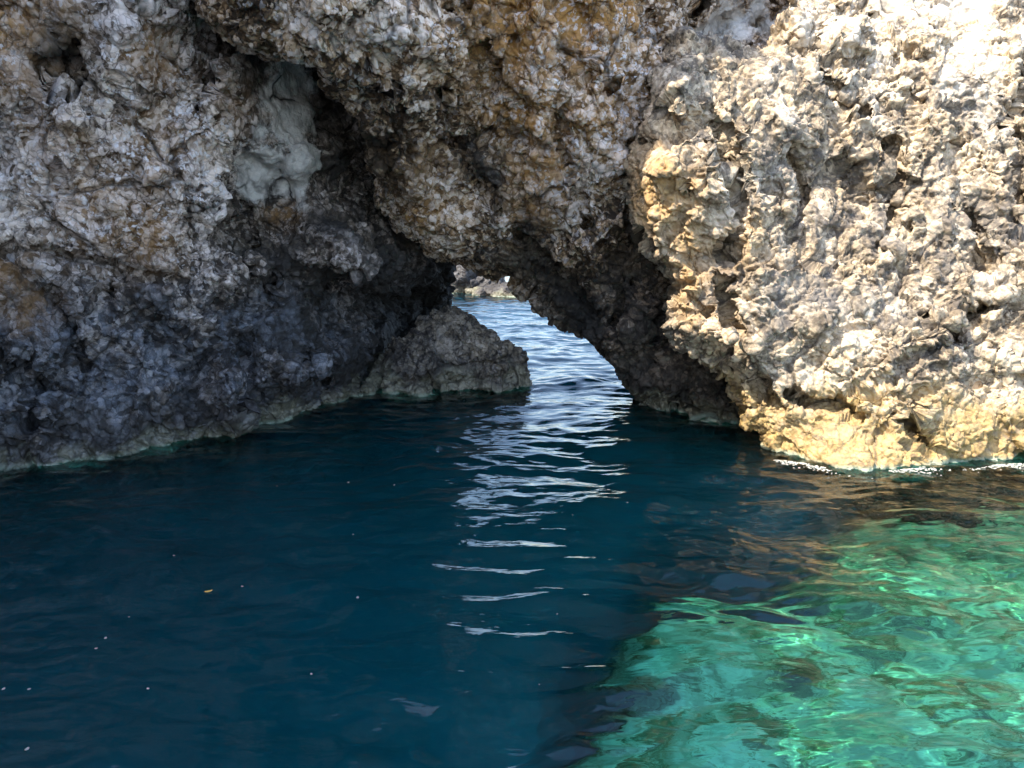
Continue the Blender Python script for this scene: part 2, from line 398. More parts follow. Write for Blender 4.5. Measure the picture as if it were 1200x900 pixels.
# ---- left cliff with the hollow and the cave
def WS(px, py, Y): q = W3(px, py, Y); return (q[0], q[1], Y-0.5)
FA = rbf([W3(-250, 0, 5.6), W3(-250, 300, 5.4), W3(-250, 600, 5.2),
          W3(0, 0, 6.1), W3(0, 150, 6.2), W3(0, 300, 6.1), W3(0, 440, 6.0), W3(120, 0, 6.2), W3(120, 150, 6.35), W3(120, 290, 6.3),
          W3(100, 400, 6.25), W3(205, 20, 6.35), W3(215, 120, 6.5), W3(220, 220, 6.6), W3(200, 310, 6.35), W3(265, 312, 6.4), W3(275, 345, 6.9),
          W3(180, 450, 6.5), W3(250, 430, 6.85), W3(268, 150, 6.8), W3(262, 230, 6.9), WS(288, 180, 7.6), WS(292, 290, 7.5),
          WS(310, 110, 7.6), WS(330, 200, 7.4), WS(350, 130, 7.7), WS(365, 230, 7.5), WS(315, 270, 7.95), WS(345, 285, 7.95), WS(330, 300, 7.3), WS(330, 400, 7.3), WS(400, 200, 7.9),
          WS(400, 260, 7.5), WS(400, 320, 7.7), WS(390, 420, 7.8), WS(430, 270, 7.8), WS(428, 340, 8.2), W3(444, 420, 9.6), W3(450, 330, 9.9),
          W3(470, 330, 11.1), W3(470, 430, 11.2), W3(530, 330, 11.3), W3(530, 450, 11.3), W3(460, 240, 9.6), WS(420, 60, 8.2), W3(520, 150, 9.5),
          (-3.5, 5.0, 6.0), (-1.5, 5.0, 7.0), (-3.5, 7.5, 5.3), (-1.0, 7.5, 6.5), (-6, 5, 5.2), (-6, 8, 4.6), (-6.2, 2, 4.6), (-6.2, 0, 4.6), (0.5, 5, 9), (0.5, 2, 11), (0.5, 0, 11)]
         + WL(-150, 575) + WL(0, 552) + WL(130, 535) + WL(262, 514) + [(q[0], q[1], q[2]-.5) for q in WL(300, 497)+WL(350, 487)+WL(420, 478)])
FAs = lambda x, z: FA(x, z)+0.5*(0.5+0.5*np.tanh((x/7.0-ang(276, 400)[0])/0.005))
def f_left(X, Y, Z, ax):
    F2 = FA(X[:, 0, :], Z[:, 0, :]); s2 = slope(F2, VOX)
    F3 = F2[:, None, :]+0.5*(0.5+0.5*np.tanh((X/Y-ang(276, 400)[0]-0.010*np.sin(Z*5+1)-0.006*np.sin(Z*13))/0.005))
    f = (F3-Y)*np.clip(s2[:, None, :], 0.35, 1)
    # crevices
    f = f+rock_field(X, Y, Z, 3.0, near=f)*np.clip(0.55+0.8*np.minimum(1, np.abs(Z)), 0, 1)
    f = crevices(f, X, Y, Z, FAs, [([(222, -20), (245, 22), (268, 52), (300, 74)], .10, 6), ([(228, -30), (240, 20), (250, 50), (240, 85), (236, 120)], .055, 6), ([(250, 190), (240, 225), (262, 262), (276, 240), (282, 300)], .045, 5),
        ([(-10, 395), (22, 430), (40, 470), (30, 500)], .03, 5), ([(58, 80), (92, 58), (78, 105)], .05, 4), ([(0, 292), (60, 296), (140, 318), (212, 330)], .02, 3),
        ([(60, 345), (88, 400), (84, 430)], .012, 4), ([(112, 342), (120, 343)], .03, 3), ([(300, 330), (370, 345), (430, 380)], .03, 4), ([(425, 480), (432, 430), (440, 380)], .06, 6), ([(360, 420), (380, 450)], .03, 3)])
    cut = X-(-0.74-0.10*(Y-10.3))+0.12*perlin(X*3, Y*3, Z*3)
    f = smax(f, cut, 0.12)
    f = smax(f, Y-12.2, 0.3)
    return smax(f, Z-6.9-0.3*perlin(X, Y, 0*Z), 0.4)
mA = rock_mat('shaded_breccia', dict(SHADE, wet1=(.013, .014, .016), wet2=(.135, .155, .19), mid=(.165, .14, .12), dark=(.032, .026, .022)), seed=0.0)  # bluish wet2 puts the wet rock's sky sheen into the colour
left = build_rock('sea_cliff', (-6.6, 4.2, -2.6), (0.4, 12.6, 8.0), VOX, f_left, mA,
    'shaded mauve-grey rock wall with a hollow alcove, blue-black near the water, left of arch', 'cliff', 2,
    dict(recess_shade=[B3(318, 268, 7.4, .28, .8), B3(300, 300, 7.4, .25, .8), B3(345, 310, 7.4, .4, .85), B3(400, 280, 7.5, .4, .9), B3(390, 360, 7.7, .55, .95), B3(330, 400, 7.3, .45, .7), B3(350, 460, 7.4, .4, .7), B3(430, 330, 8.3, .8), B3(430, 430, 8.5, .6), B3(500, 340, 11, 2.2), B3(395, 130, 7.9, .35, .9), B3(412, 200, 7.8, .35, .9), B3(292, 70, 7.2, .22, .8), B3(278, 260, 7.0, .2, .9), B3(70, 70, 6.2, .22, .7), B3(220, 470, 6.7, .3, .6)],  # shade of the cave and recesses painted near-black
         tide=(1.42, .9), smooth=[B3(325, 150, 7.5, .42), B3(322, 205, 7.4, .40), B3(330, 95, 7.6, .36), B3(312, 120, 7.6, .3), B3(352, 190, 7.4, .3), B3(300, 215, 7.4, .25)],
         dark=[B3(60, 400, 6.2, 0.75, 0.75), B3(180, 400, 6.4, .7, .75), B3(150, 470, 6.3, .7, .6), B3(30, 480, 6.1, .7, .6), B3(330, 400, 7.3, 1.0), B3(400, 330, 7.7, .8), B3(420, 420, 8, .9), B3(500, 330, 10.8, 2.2, 1.3), B3(450, 300, 9, .8, 1.2),
               B3(75, 60, 6.2, .28), B3(395, 200, 7.7, .35, .9), B3(330, 285, 7.4, .35, .9), B3(282, 250, 7.2, .25, .9), B3(420, 180, 7.9, .7, .8), B3(300, 290, 7.4, .5, .8), B3(380, 110, 8.2, .5, .9), B3(285, 90, 7.3, .35, .9)],
         orange=[B3(110, 250, 6.2, .5, .45), B3(200, 170, 6.4, .4, .4), B3(60, 160, 6.2, .4, .4), B3(170, 280, 6.3, .4, .5), B3(260, 120, 6.8, .3, .4), B3(10, 30, 6.1, .5, .9), B3(180, 60, 6.3, .3, .6), B3(40, 370, 6.1, .25, .9), B3(185, 210, 6.4, .25, .5), B3(330, 250, 7.6, .2, .8), B3(0, 330, 6, .3, .6)],
         white=[B3(80, 200, 6.2, .8, .8), B3(210, 180, 6.4, .6, .9), B3(250, 300, 6.4, .3, 1), B3(30, 60, 6.1, .3), B3(20, 400, 6, .25, 1), B3(120, 60, 6.2, .5, .6), B3(150, 120, 6.3, .6, .7), B3(30, 230, 6.1, .5, .8)]))

# ---- the arch: overhanging slab on the left, a span falling to the pier on the right
PB = poly([(120, -700), (205, -60), (232, 5), (262, 42), (290, 60), (330, 60), (362, 78), (388, 102), (414, 116), (432, 160), (444, 236),
           (470, 266), (500, 290), (522, 301), (545, 306), (575, 318), (605, 331), (625, 350), (641, 368), (672, 384), (700, 412),
           (722, 432), (740, 455), (747, 472), (765, 560), (800, 900), (1300, 900), (1300, -700)])
FB = rbf([W3(240, 0, 6.1), W3(300, 20, 6.0), W3(400, 50, 6.1), W3(400, 0, 5.9), W3(490, 20, 6.1), W3(480, 90, 6.3), W3(515, 0, 6.7), W3(530, 120, 7.0),
          W3(560, 0, 6.9), W3(560, 100, 6.9), W3(470, 170, 7.0), W3(500, 240, 7.3), W3(560, 200, 7.3), W3(560, 280, 7.7), W3(620, 0, 6.8), W3(700, 0, 6.9),
          W3(640, 100, 6.9), W3(720, 100, 7.15), W3(640, 200, 7.1), W3(720, 200, 7.2), W3(650, 280, 7.5), W3(700, 320, 7.7), W3(620, 310, 8.0), W3(680, 370, 8.2),
          W3(740, 300, 7.6), W3(740, 380, 7.8), W3(720, 420, 8.1), W3(800, 420, 7.9), W3(800, 300, 7.9), W3(800, 180, 7.6), W3(780, 60, 7.6), W3(780, 10, 7.4),
          W3(850, 35, 8.5), W3(880, 50, 8.5), W3(820, 40, 8.2), W3(910, 20, 8.6), W3(850, -30, 8.2), W3(1000, 100, 9), W3(1000, 400, 8.6),
          (-2.5, 4.6, 5.6), (-1.2, 5.5, 5.5), (-.6, 5.5, 5.75), (0, 5.5, 6.25), (.35, 5.5, 6.6), (1, 5.5, 7.4), (2, 5.5, 8.2), (3, 5.5, 9.2), (-2.5, 6.8, 5.2), (-1, 7.3, 5.6), (0.2, 7.3, 6.4), (1, 7.3, 7.3), (2, 7.3, 8.6), (-2.5, 2, 7)]  # unseen top above the view, its overhang shaped to shade the rock below
         + WL(755, 478) + WL(810, 486) + WL(865, 489))
def f_arch(X, Y, Z, ax):
    F2 = FB(X[:, 0, :], Z[:, 0, :]); s2 = slope(F2, VOX)
    f = (F2[:, None, :]-Y)*np.clip(s2[:, None, :], 0.35, 1); f = f+rock_field(X, Y, Z, 11.0, near=f)*0.95
    f = crevices(f, X, Y, Z, FB, [([(545, -20), (553, 12)], .06, 5), ([(524, 20), (520, 110), (528, 160)], .02, 4), ([(535, 165), (560, 215), (610, 275), (680, 330)], .05, 4),
        ([(772, 150), (752, 190), (735, 280), (722, 380)], .05, 5), ([(650, 130), (668, 200), (690, 260)], .02, 4), ([(790, 8), (830, 2), (800, -10)], .05, 4), ([(820, 10), (800, 50), (770, 130)], .03, 4),
        ([(470, 110), (455, 180), (470, 240)], .035, 4), ([(705, 290), (745, 330)], .03, 4)])
    U, Vv = X/Y, (Z-CAM_H)/Y
    # one silhouette per viewing bearing, receding before and behind its own depth
    d = poly_sdf(PB, U, Vv)*Y
    t = np.clip((Z-1.9)/1.1, 0, 1); yc = 8.3*(1-t)+6.5*t
    d = d+0.30*np.maximum(0, np.abs(Y-yc)-0.25)+0.10*perlin(X*2.5, Y*2.5, Z*2.5+5)+0.05*perlin(X*6, Y*6, Z*6)
    f = smax(f, d, 0.22)
    back = Y-(10.4+0.4*np.clip(Z-2.2, 0, 3))+0.3*perlin(X*.8, Y*.8, Z*.8+2)
    f = smax(f, back, 0.3)
    f = smax(f, X-3.6, 0.3)
    return smax(f, Z-6.9-0.4*perlin(X+3, Y, 0*Z), 0.4)
mB = rock_mat('ochre_breccia', dict(SHADE, dark=(.036, .026, .017), mid=(.145, .098, .056), pale=(.37, .29, .20), warm=(1.0, .80, .58), cool=(1.0, .92, .84), wet1=(.014, .013, .012), wet2=(.085, .077, .066), bandz=0.1), seed=5.0)
arch = build_rock('rock_arch', (-3.4, 4.4, -2.6), (4.0, 12.4, 8.3), VOX, f_arch, mB,
    'shaded ochre-stained natural arch, its span sloping down over the opening to a dark pier', 'rock arch', 2,
    dict(recess_shade=[B3(700, 370, 8.1, .4, .8), B3(650, 330, 8, .35, .7), B3(750, 360, 7.9, .35, .8), B3(570, 205, 7.3, .22, .8), B3(620, 265, 7.5, .25, .7), B3(450, 150, 7, .3, .7), B3(765, 170, 7.3, .18, .8), B3(590, 40, 6.8, .15, .6), B3(660, 60, 6.9, .15, .6), B3(690, 150, 7, .15, .6), B3(640, 170, 7, .15, .6)],  # shade under the span and in its grooves painted near-black
         tide=(1.2, .9), dark=[B3(620, 310, 8, .5), B3(680, 350, 8.1, .6), B3(780, 430, 7.9, .8, .85), B3(750, 320, 7.7, .45, .8), B3(560, 190, 7.3, .25, .7), B3(640, 240, 7.4, .3, .7), B3(480, 110, 6.8, .35, .8), B3(450, 180, 7.2, .5, .8), B3(760, 380, 7.8, .6, 1), B3(760, 270, 7.5, .35, .9), B3(720, 330, 7.8, .45, .95), B3(755, 200, 7.3, .25, .7), B3(600, 230, 7.4, .3, .6), B3(530, 60, 6.8, .35, .5)],
         orange=[B3(600, 30, 6.8, .7), B3(680, 20, 6.9, .6), B3(480, 270, 7.4, .3, .8), B3(790, 100, 7.3, .3, .7), B3(620, 130, 6.9, .5, .9), B3(700, 130, 7, .4, .6), B3(630, 200, 7.1, .4, .9), B3(740, 10, 7, .4), B3(500, 250, 7.3, .4, .5), B3(620, 250, 7.3, .25), B3(480, 190, 7.1, .3, .5)],
         white=[B3(730, 80, 7, .6), B3(640, 90, 7, .5, .9), B3(700, 180, 7.1, .45, .9), B3(660, 220, 7.2, .3), B3(430, 40, 6, .6, .5), ],
         smooth=[B3(850, 35, 8.4, .55, .6), B3(890, 30, 8.5, .4, .6)]))

# ---- the sunlit buttress on the right
PC = poly([(786, 42), (764, 78), (762, 142), (744, 174), (741, 222), (748, 262), (772, 298), (787, 335), (777, 362), (800, 395), (830, 428),
           (852, 442), (866, 480), (886, 512), (905, 570), (935, 700), (1600, 900), (2200, -900), (1130, -900), (960, -120), (925, -20), (916, 5), (905, 45), (872, 60), (838, 48)])
FC = rbf([W3(760, 200, 6.5), W3(760, 240, 6.6), W3(800, 110, 6.6), W3(800, 170, 6.55), W3(830, 80, 6.85), W3(800, 340, 6.7), W3(840, 300, 6.6), W3(850, 200, 6.5), W3(870, 400, 6.4),
          W3(930, 100, 6.9), W3(930, 200, 6.85), W3(950, 300, 6.65), W3(950, 430, 6.4), W3(950, 0, 7.9), W3(1000, 60, 7.4), W3(1050, 150, 7.15), W3(1050, 250, 6.9),
          W3(1080, 350, 6.6), W3(1050, 450, 6.35), W3(1150, 0, 8.0), W3(1150, 100, 7.2), W3(1190, 200, 7.0), W3(1180, 320, 6.65), W3(1180, 400, 6.5), W3(1180, 480, 6.35), W3(900, 440, 6.45), W3(1000, 500, 6.27),
          W3(1400, 0, 8.0), W3(1400, 200, 6.6), W3(1400, 400, 6.1), W3(1100, -100, 9.0), W3(1400, -150, 9.4)]
         + WL(905, 533) + WL(1000, 545) + WL(1100, 543) + WL(1200, 538) + WL(1400, 540))
def f_butt(X, Y, Z, ax):
    F2 = FC(X[:, 0, :], Z[:, 0, :]); s2 = slope(F2, VOX)
    f = (F2[:, None, :]-Y)*np.clip(s2[:, None, :], 0.35, 1); f = f+rock_field(X, Y, Z, 23.0, near=f)*0.55
    f = crevices(f, X, Y, Z, FC, [([(760, 165), (800, 148), (840, 128)], .03, 4), ([(925, 462), (955, 474), (1000, 482)], .022, 5), ([(845, 140), (862, 210), (870, 260), (850, 300)], .022, 3),
        ([(930, 170), (945, 230), (925, 290)], .02, 3), ([(1040, 170), (1050, 250), (1030, 290)], .022, 3), ([(1140, 250), (1160, 330), (1110, 400)], .02, 3), ([(1195, 80), (1198, 260)], .03, 3),
        ([(1060, 490), (1090, 530)], .02, 3), ([(850, 330), (870, 420), (905, 470)], .015, 3), ([(965, 90), (1010, 130)], .015, 2)])
    # the slab shelf line that runs up to the right
    p = at(1050, 430, 6.2); q = at(1190, 350, 6.4)
    g = Z-(p[2]+(q[2]-p[2])*(X-p[0])/(q[0]-p[0]))-0.06*perlin(X*4, Y*4, Z*4)
    f = f+0.16*np.exp(-((g+0.07)/0.06)**2)*np.clip((X-2.6)*2, 0, 1)-0.07*np.exp(-((g-0.08)/0.12)**2)*np.clip((X-2.6)*2, 0, 1)
    U, Vv = X/Y, (Z-CAM_H)/Y
    d = poly_sdf(PC, U, Vv)*Y
    yc = 7.0+0.25*np.clip(Z-2, 0, 2)
    d = d+0.35*np.maximum(0, np.abs(Y-yc)-0.2)+0.07*perlin(X*3, Y*3, Z*3+5)+0.05*perlin(X*7, Y*7, Z*7)
    f = smax(f, d, 0.20)
    f = smax(f, Y-10.8, 0.3)
    return smax(f, Z-6.0, 0.4)
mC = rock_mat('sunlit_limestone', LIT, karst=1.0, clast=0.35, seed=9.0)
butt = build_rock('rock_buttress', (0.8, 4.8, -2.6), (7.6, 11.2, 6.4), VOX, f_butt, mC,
    'bright sunlit cream limestone buttress, pitted, yellow at the waterline, right of the arch', 'cliff', 2,
    dict(orange=[B3(765, 230, 6.6, .42, 1.1), B3(790, 330, 6.5, .4, 1.1), B3(830, 380, 6.5, .3, .7), B3(800, 280, 6.6, .3, .8), B3(860, 280, 6.5, .3, .5)],
         dark=[B3(950, 330, 6.3, .5, .45), B3(1100, 330, 6.4, .5, .4), B3(1050, 220, 6.6, .45, .4), B3(920, 200, 6.6, .35, .4), B3(1180, 260, 6.5, .4, .45), B3(1140, 120, 7, .3, .4), B3(850, 330, 6.5, .18, .5), B3(1110, 250, 6.6, .3, .5), B3(1010, 170, 6.8, .3, .3)],  # grey tint painted for the shade patches on the lit face
         smooth=[B3(1130, 20, 7.9, .5, .75), B3(1060, 0, 7.8, .45, .7), B3(1180, 60, 7.7, .3, .65), B3(960, 30, 7.6, .25, .6)],
         white=[B3(1000, 470, 6.2, .5, .8), B3(880, 480, 6.3, .3), B3(1000, 50, 7.5, .7), B3(1150, 60, 7.5, .6)]))  # upper blobs put the stronger light on the top into the colour

# ---- low ledge inside the arch
PE = poly([(428, 700), (430, 470), (434, 440), (448, 424), (462, 410), (478, 392), (500, 372), (515, 362), (538, 362), (552, 371), (568, 384), (582, 394), (598, 402), (612, 416), (618, 436), (622, 458), (632, 560), (650, 700)])
def f_ledge(X, Y, Z, ax):
    U, Vv = X/Y, (Z-CAM_H)/Y
    d = poly_sdf(PE, U, Vv)*Y+0.5*np.maximum(0, np.abs(Y-9.25)-0.15)+0.05*perlin(X*4, Y*4, Z*4)
    fr = 8.72+0.55*np.clip(Z-0.35, 0, 2)+0.30*np.exp(-((Z-0.12)/0.12)**2)*0.5+0.10*(Z < 0)-Y-0.25*(X+0.5)*0
    f = fr*0.85+rock_field(X*1.5, Y*1.5, Z*1.5, 41)*0.8
    return smax(smax(f, d, 0.1), Y-10.6, 0.2)
mE = rock_mat('wet_ledge_rock', dict(SHADE, mid=(.15, .135, .11), pale=(.27, .245, .20), white=(.40, .37, .32), band=(.12, .12, .08), band2=(.26, .25, .18), bandz=.12), disp=0.9, seed=14.0, clast=0.7)
build_rock('rock_ledge', (-2.0, 8.0, -2.0), (0.6, 10.9, 1.6), 0.035, f_ledge, mE,
    'low dark wedge of rock rising from the water inside the arch opening', 'rock', 2,
    dict(dark=[B3(500, 400, 8.8, .6, .3)], white=[]))

# ---- unseen cliff added left of the view, sized to shade the water and walls
def f_side(X, Y, Z, ax):
    base = X+5.2+0.25*np.clip(Z, 0, 9)*0.0+0.5*np.sin(Y*0.9+1)-0.13*np.clip(Z-2, 0, 8)
    f = base+rock_field(X*.5, Y*.5, Z*.5, 57)*2.0
    f = smax(f, Y-6.4, .5)
    return smax(f, Z-SIDE_TOP-0.5*perlin(X*.7, Y*.7, 0*Z), 0.6)
SIDE_TOP = 9.0
mD = rock_mat('shade_cliff_rock', SHADE, seed=21.0)
build_rock('added_shade_cliff', (-12, -9.0, -2.6), (-3.2, 7.0, 10.0), 0.15, f_side, mD,
    'tall unseen rock wall added beyond the left edge of the view to shade the water', 'cliff', 1, dict(dark=[]))

# ---- far shore rocks seen through the arch
def boulder(name, c, r, mat, label, cat, seed, group=None):
    h = max(r)/28
    lo = [c[i]-r[i]*1.35 for i in range(3)]; hi = [c[i]+r[i]*1.35 for i in range(3)]
    def fn(X, Y, Z, ax):
        q = np.sqrt(((X-c[0])/r[0])**2+((Y-c[1])/r[1])**2+((Z-c[2])/r[2])**2)
        s = min(r)
        d1, d2, val = worley(X/s*1.1+seed, Y/s*1.1, Z/s*1.1)
        return (q-1)*s+0.22*s*perlin(X/s*1.3+seed, Y/s*1.3, Z/s*1.3)+0.18*s*(d1-.5)+0.2*s*(val-.5)*0.6
    return build_rock(name, lo, hi, h, fn, mat, label, cat, 1, dict(white=[(c, max(r)*2, .8)]), group)
mF = rock_mat('shore_limestone', dict(SHADE, mid=(.04, .042, .048), pale=(.06, .064, .072), white=(.09, .095, .105), fleck=(.1, .1, .1), bandz=.02), disp=0.6, seed=33)  # very low albedo: the far rocks' shade is put into the colour
p = at(541, 318, 20.5); boulder('shore_rock', (p[0], 20.5, 0.35), (.42, .5, .55), mF, 'small pale boulder at the far shore in the top of the arch opening', 'rock', 2.0)
p = at(566, 328, 20.3); boulder('shore_rock', (p[0], 20.6, 0.15), (.65, .6, .42), mF, 'blue-grey rock beside the pale boulder beyond the arch', 'rock', 5.0)
p = at(600, 332, 19.5)
mF2 = rock_mat('brown_shore_rock', dict(SHADE, mid=(.035, .03, .022), pale=(.055, .05, .038), white=(.08, .07, .06), fleck=(.1, .1, .09), bandz=.02), disp=0.5, seed=37)  # slab darkened in its colour for shade as well
boulder('shore_rock', (p[0]+.1, 19.9, 0.0), (1.15, .7, .30), mF2, 'low brown slab of rock lying at the sea beyond the arch', 'rock', 8.0)

# ------------------------------------------------------------------ seabed
def smooth(a, b, t):
    t = np.clip((t-a)/(b-a), 0, 1); return t*t*(3-2*t)
gx = np.concatenate([np.linspace(-60, -8, 14)[:-1], np.linspace(-8, 9, 240), np.linspace(9, 60, 14)[1:]])
gy = np.concatenate([np.linspace(-40, -1, 10)[:-1], np.linspace(-1, 12, 200), np.linspace(12, 80, 18)[1:]])
X, Y = np.meshgrid(gx, gy, indexing='ij')
SB = poly_s = [tuple(on_water(*p, z=-0.9)[:2]) for p in [(690, 1300), (690, 950), (720, 850), (800, 765), (960, 755), (1025, 722), (1080, 660), (1115, 600), (1400, 580), (1900, 1300)]]
d = poly_sdf(SB, X, Y)+0.18*perlin(X*1.5, Y*1.5, 0*X)
shelf = -0.95-0.20*(6-Y)+0.12*perlin(X*2, Y*2, 0*X+3)+0.10*perlin(X*5, Y*5, 0*X+3)
d1, d2, val = worley(X*1.9, Y*1.9, 0*X+.5)
shelf = shelf+0.25*np.clip(0.5-d1, 0, 1)
deep = -5.5+4.4*smooth(3.6, 7.0, Y)+0.5*perlin(X*.5, Y*.5, 0*X)
t = smooth(-0.25, 1.3, d)
Zs = shelf*(1-t)+deep*t
t_deep, Xb, Yb = t, X, Y
ni, nj = X.shape
def grid_quads(ni, nj):
    i, j = np.meshgrid(np.arange(ni-1), np.arange(nj-1), indexing='ij'); a = (i*nj+j).ravel()
    return np.stack([a, a+nj, a+nj+1, a+1], 1)
m, k = new_mat('seabed_stone')
tc = k.n('ShaderNodeTexCoord').outputs['Object']
cw = k.vm('ADD', tc, k.vm('SCALE', k.noise(tc, 3, 4, color=True), sc=0.5))
cv = k.ramp(k.noise(cw, 2.6, 7, .72), [(0.34, (.05, .055, .03)), (0.42, (.20, .21, .11)), (0.49, (.62, .62, .46)), (0.7, (.85, .83, .72))])
cv = k.mix(k.ramp(k.vor(cw, 5.3, 'F1'), [(.3, 0), (.7, .6)]), cv, (.12, .14, .06))
floor_shade = k.att('floor_shade'); lime = k.att('lime')
cv = k.mix(k.math('MULTIPLY', lime, .38), cv, k.mix(1.0, cv, (1.0, .92, .30), 'MULTIPLY'))
cv = k.mix(floor_shade, cv, k.ramp(k.noise(tc, 4, 5), [(.35, (.006, .008, .007)), (.7, (.03, .034, .022))]))  # near-black floor colour stands for unlit water off the shelf and by the cliff
bs = k.n('ShaderNodeBsdfPrincipled'); k.put(bs.inputs['Base Color'], cv); bs.inputs['Roughness'].default_value = .9
o_ = k.n('ShaderNodeOutputMaterial'); k.put(o_.inputs[0], bs.outputs[0])
bed = mesh_np('seabed', np.stack([X.ravel(), Y.ravel(), Zs.ravel()], 1), grid_quads(ni, nj), m)
attr(bed, 'floor_shade', np.maximum(smooth(0.25, 0.8, t_deep), 0.65*smooth(4.3, 5.4, Yb)).ravel()); attr(bed, 'lime', (smooth(1.6, 3.2, Xb+0.25*Yb)*smooth(2.8, 4.6, Yb)).ravel())
tag(bed, 'pale stony shelf and deep floor under the water', kind='structure')

# ------------------------------------------------------------------ water
def axis(segs):
    out = []
    for a, b, n in segs: out.append(np.linspace(a, b, n, endpoint=False))
    out.append([segs[-1][1]]); return np.concatenate(out)
wx = np.concatenate([-np.geomspace(4000, 7, 50)[:-1], axis([(-7, -5, 60), (-5, 5.5, 700), (5.5, 7, 40)])[:-1], np.geomspace(7, 4000, 50)])
wy = np.concatenate([axis([(-300, -10, 10), (-10, 2, 60), (2, 2.4, 20), (2.4, 9.5, 520), (9.5, 22, 330)])[:-1], np.geomspace(22, 9000, 120)])
X, Y = np.meshgrid(wx, wy, indexing='ij')
def waves(X, Y):
    o = 0*X
    # long lazy undulations with crests across the view
    qx, qy = X+0.35*perlin(X*.5, Y*.5, 0*X+8), Y+0.30*perlin(X*.6, Y*.6, 0*X+2)
    z = 0.030*perlin(qx*0.8, qy*1.5, o)+0.020*perlin(qx*2.0+5, qy*3.4, o+1)+0.0075*perlin(qx*4.4, qy*7.4, o+2)*(0.55+1.2*np.clip(perlin(X*.45, Y*.7, o+9)+.4, 0, 1))+0.0013*perlin(X*9, Y*17, o+3)+0.0044*perlin(qx*5.5, qy*10, o+4)
    calm = 1-0.45*smooth(-1.0, -3.5, X)*0
    sea = smooth(8.6, 12, Y)
    z2 = 0.030*perlin(X*.6, Y*1.0, o+5)+0.020*perlin(X*1.9, Y*2.6, o+6)+0.014*perlin(X*4.5, Y*5.5, o+7)+0.006*perlin(X*9, Y*10, o+8)
    z2 = z2*0.55
    return z*calm*(1.15+0.45*smooth(0.2, 1.6, X))+z2*sea
Zw = waves(X, Y)*smooth(400, 60, np.hypot(X, Y))
sd.cycles.is_caustics_light = True; bed.cycles.is_caustics_receiver = True
water = mesh_np('water', np.stack([X.ravel(), Y.ravel(), Zw.ravel()], 1), grid_quads(*X.shape))
tag(water, 'deep blue sea water, turquoise over the sunlit shelf', kind='structure')
water.cycles.is_caustics_caster = True
m, k = new_mat('sea_water')
water.data.materials.append(m)
tc = k.n('ShaderNodeTexCoord').outputs['Object']
mp = k.n('ShaderNodeMapping'); k.put(mp.inputs[0], tc); mp.inputs['Scale'].default_value = (1, 2.2, 1)
nb = k.noise(mp.outputs[0], 7, 2, .5, dist=.4)
bp = k.n('ShaderNodeBump'); bp.inputs['Distance'].default_value = 0.005; bp.inputs['Strength'].default_value = 1.0; k.put(bp.inputs['Height'], nb)
gl = k.n('ShaderNodeBsdfGlossy'); gl.inputs['Roughness'].default_value = 0.02; k.put(gl.inputs['Normal'], bp.outputs[0])
rf = k.n('ShaderNodeBsdfRefraction'); rf.inputs['Color'].default_value = (.40, 1.0, .92, 1); rf.inputs['IOR'].default_value = 1.333; rf.inputs['Roughness'].default_value = 0.0; k.put(rf.inputs['Normal'], bp.outputs[0])
tr = k.n('ShaderNodeBsdfTransparent')
mx0 = k.n('ShaderNodeMixShader'); mx0.inputs[0].default_value = 0.0; k.put(mx0.inputs[1], rf.outputs[0]); k.put(mx0.inputs[2], tr.outputs[0])
fr = k.n('ShaderNodeFresnel'); fr.inputs[0].default_value = 1.42; k.put(fr.inputs['Normal'], bp.outputs[0])
mx = k.n('ShaderNodeMixShader'); k.put(mx.inputs[0], fr.outputs[0]); k.put(mx.inputs[1], mx0.outputs[0]); k.put(mx.inputs[2], gl.outputs[0])
o_ = k.n('ShaderNodeOutputMaterial'); k.put(o_.inputs[0], mx.outputs[0])
# the body of deep water beside the shelf: absorbing and faintly scattering
top = np.where(t_deep > 0.25, -0.09, -2.6)
deepw = mesh_np('deep_water', np.stack([Xb.ravel(), Yb.ravel(), top.ravel()], 1), grid_quads(*Xb.shape), smooth=False)
tag(deepw, 'clear deep blue water body beside the shelf', kind='structure')
m, k = new_mat('deep_water_body'); deepw.data.materials.append(m)
va = k.n('ShaderNodeVolumeAbsorption'); va.inputs['Color'].default_value = (.04, .61, .83, 1); va.inputs['Density'].default_value = 0.8
vs = k.n('ShaderNodeVolumeScatter'); vs.inputs['Color'].default_value = (.10, .60, .95, 1); vs.inputs['Density'].default_value = 0.40
ad = k.n('ShaderNodeAddShader'); k.put(ad.inputs[0], va.outputs[0]); k.put(ad.inputs[1], vs.outputs[0])
o_ = k.n('ShaderNodeOutputMaterial'); k.put(o_.inputs[1], ad.outputs[0])

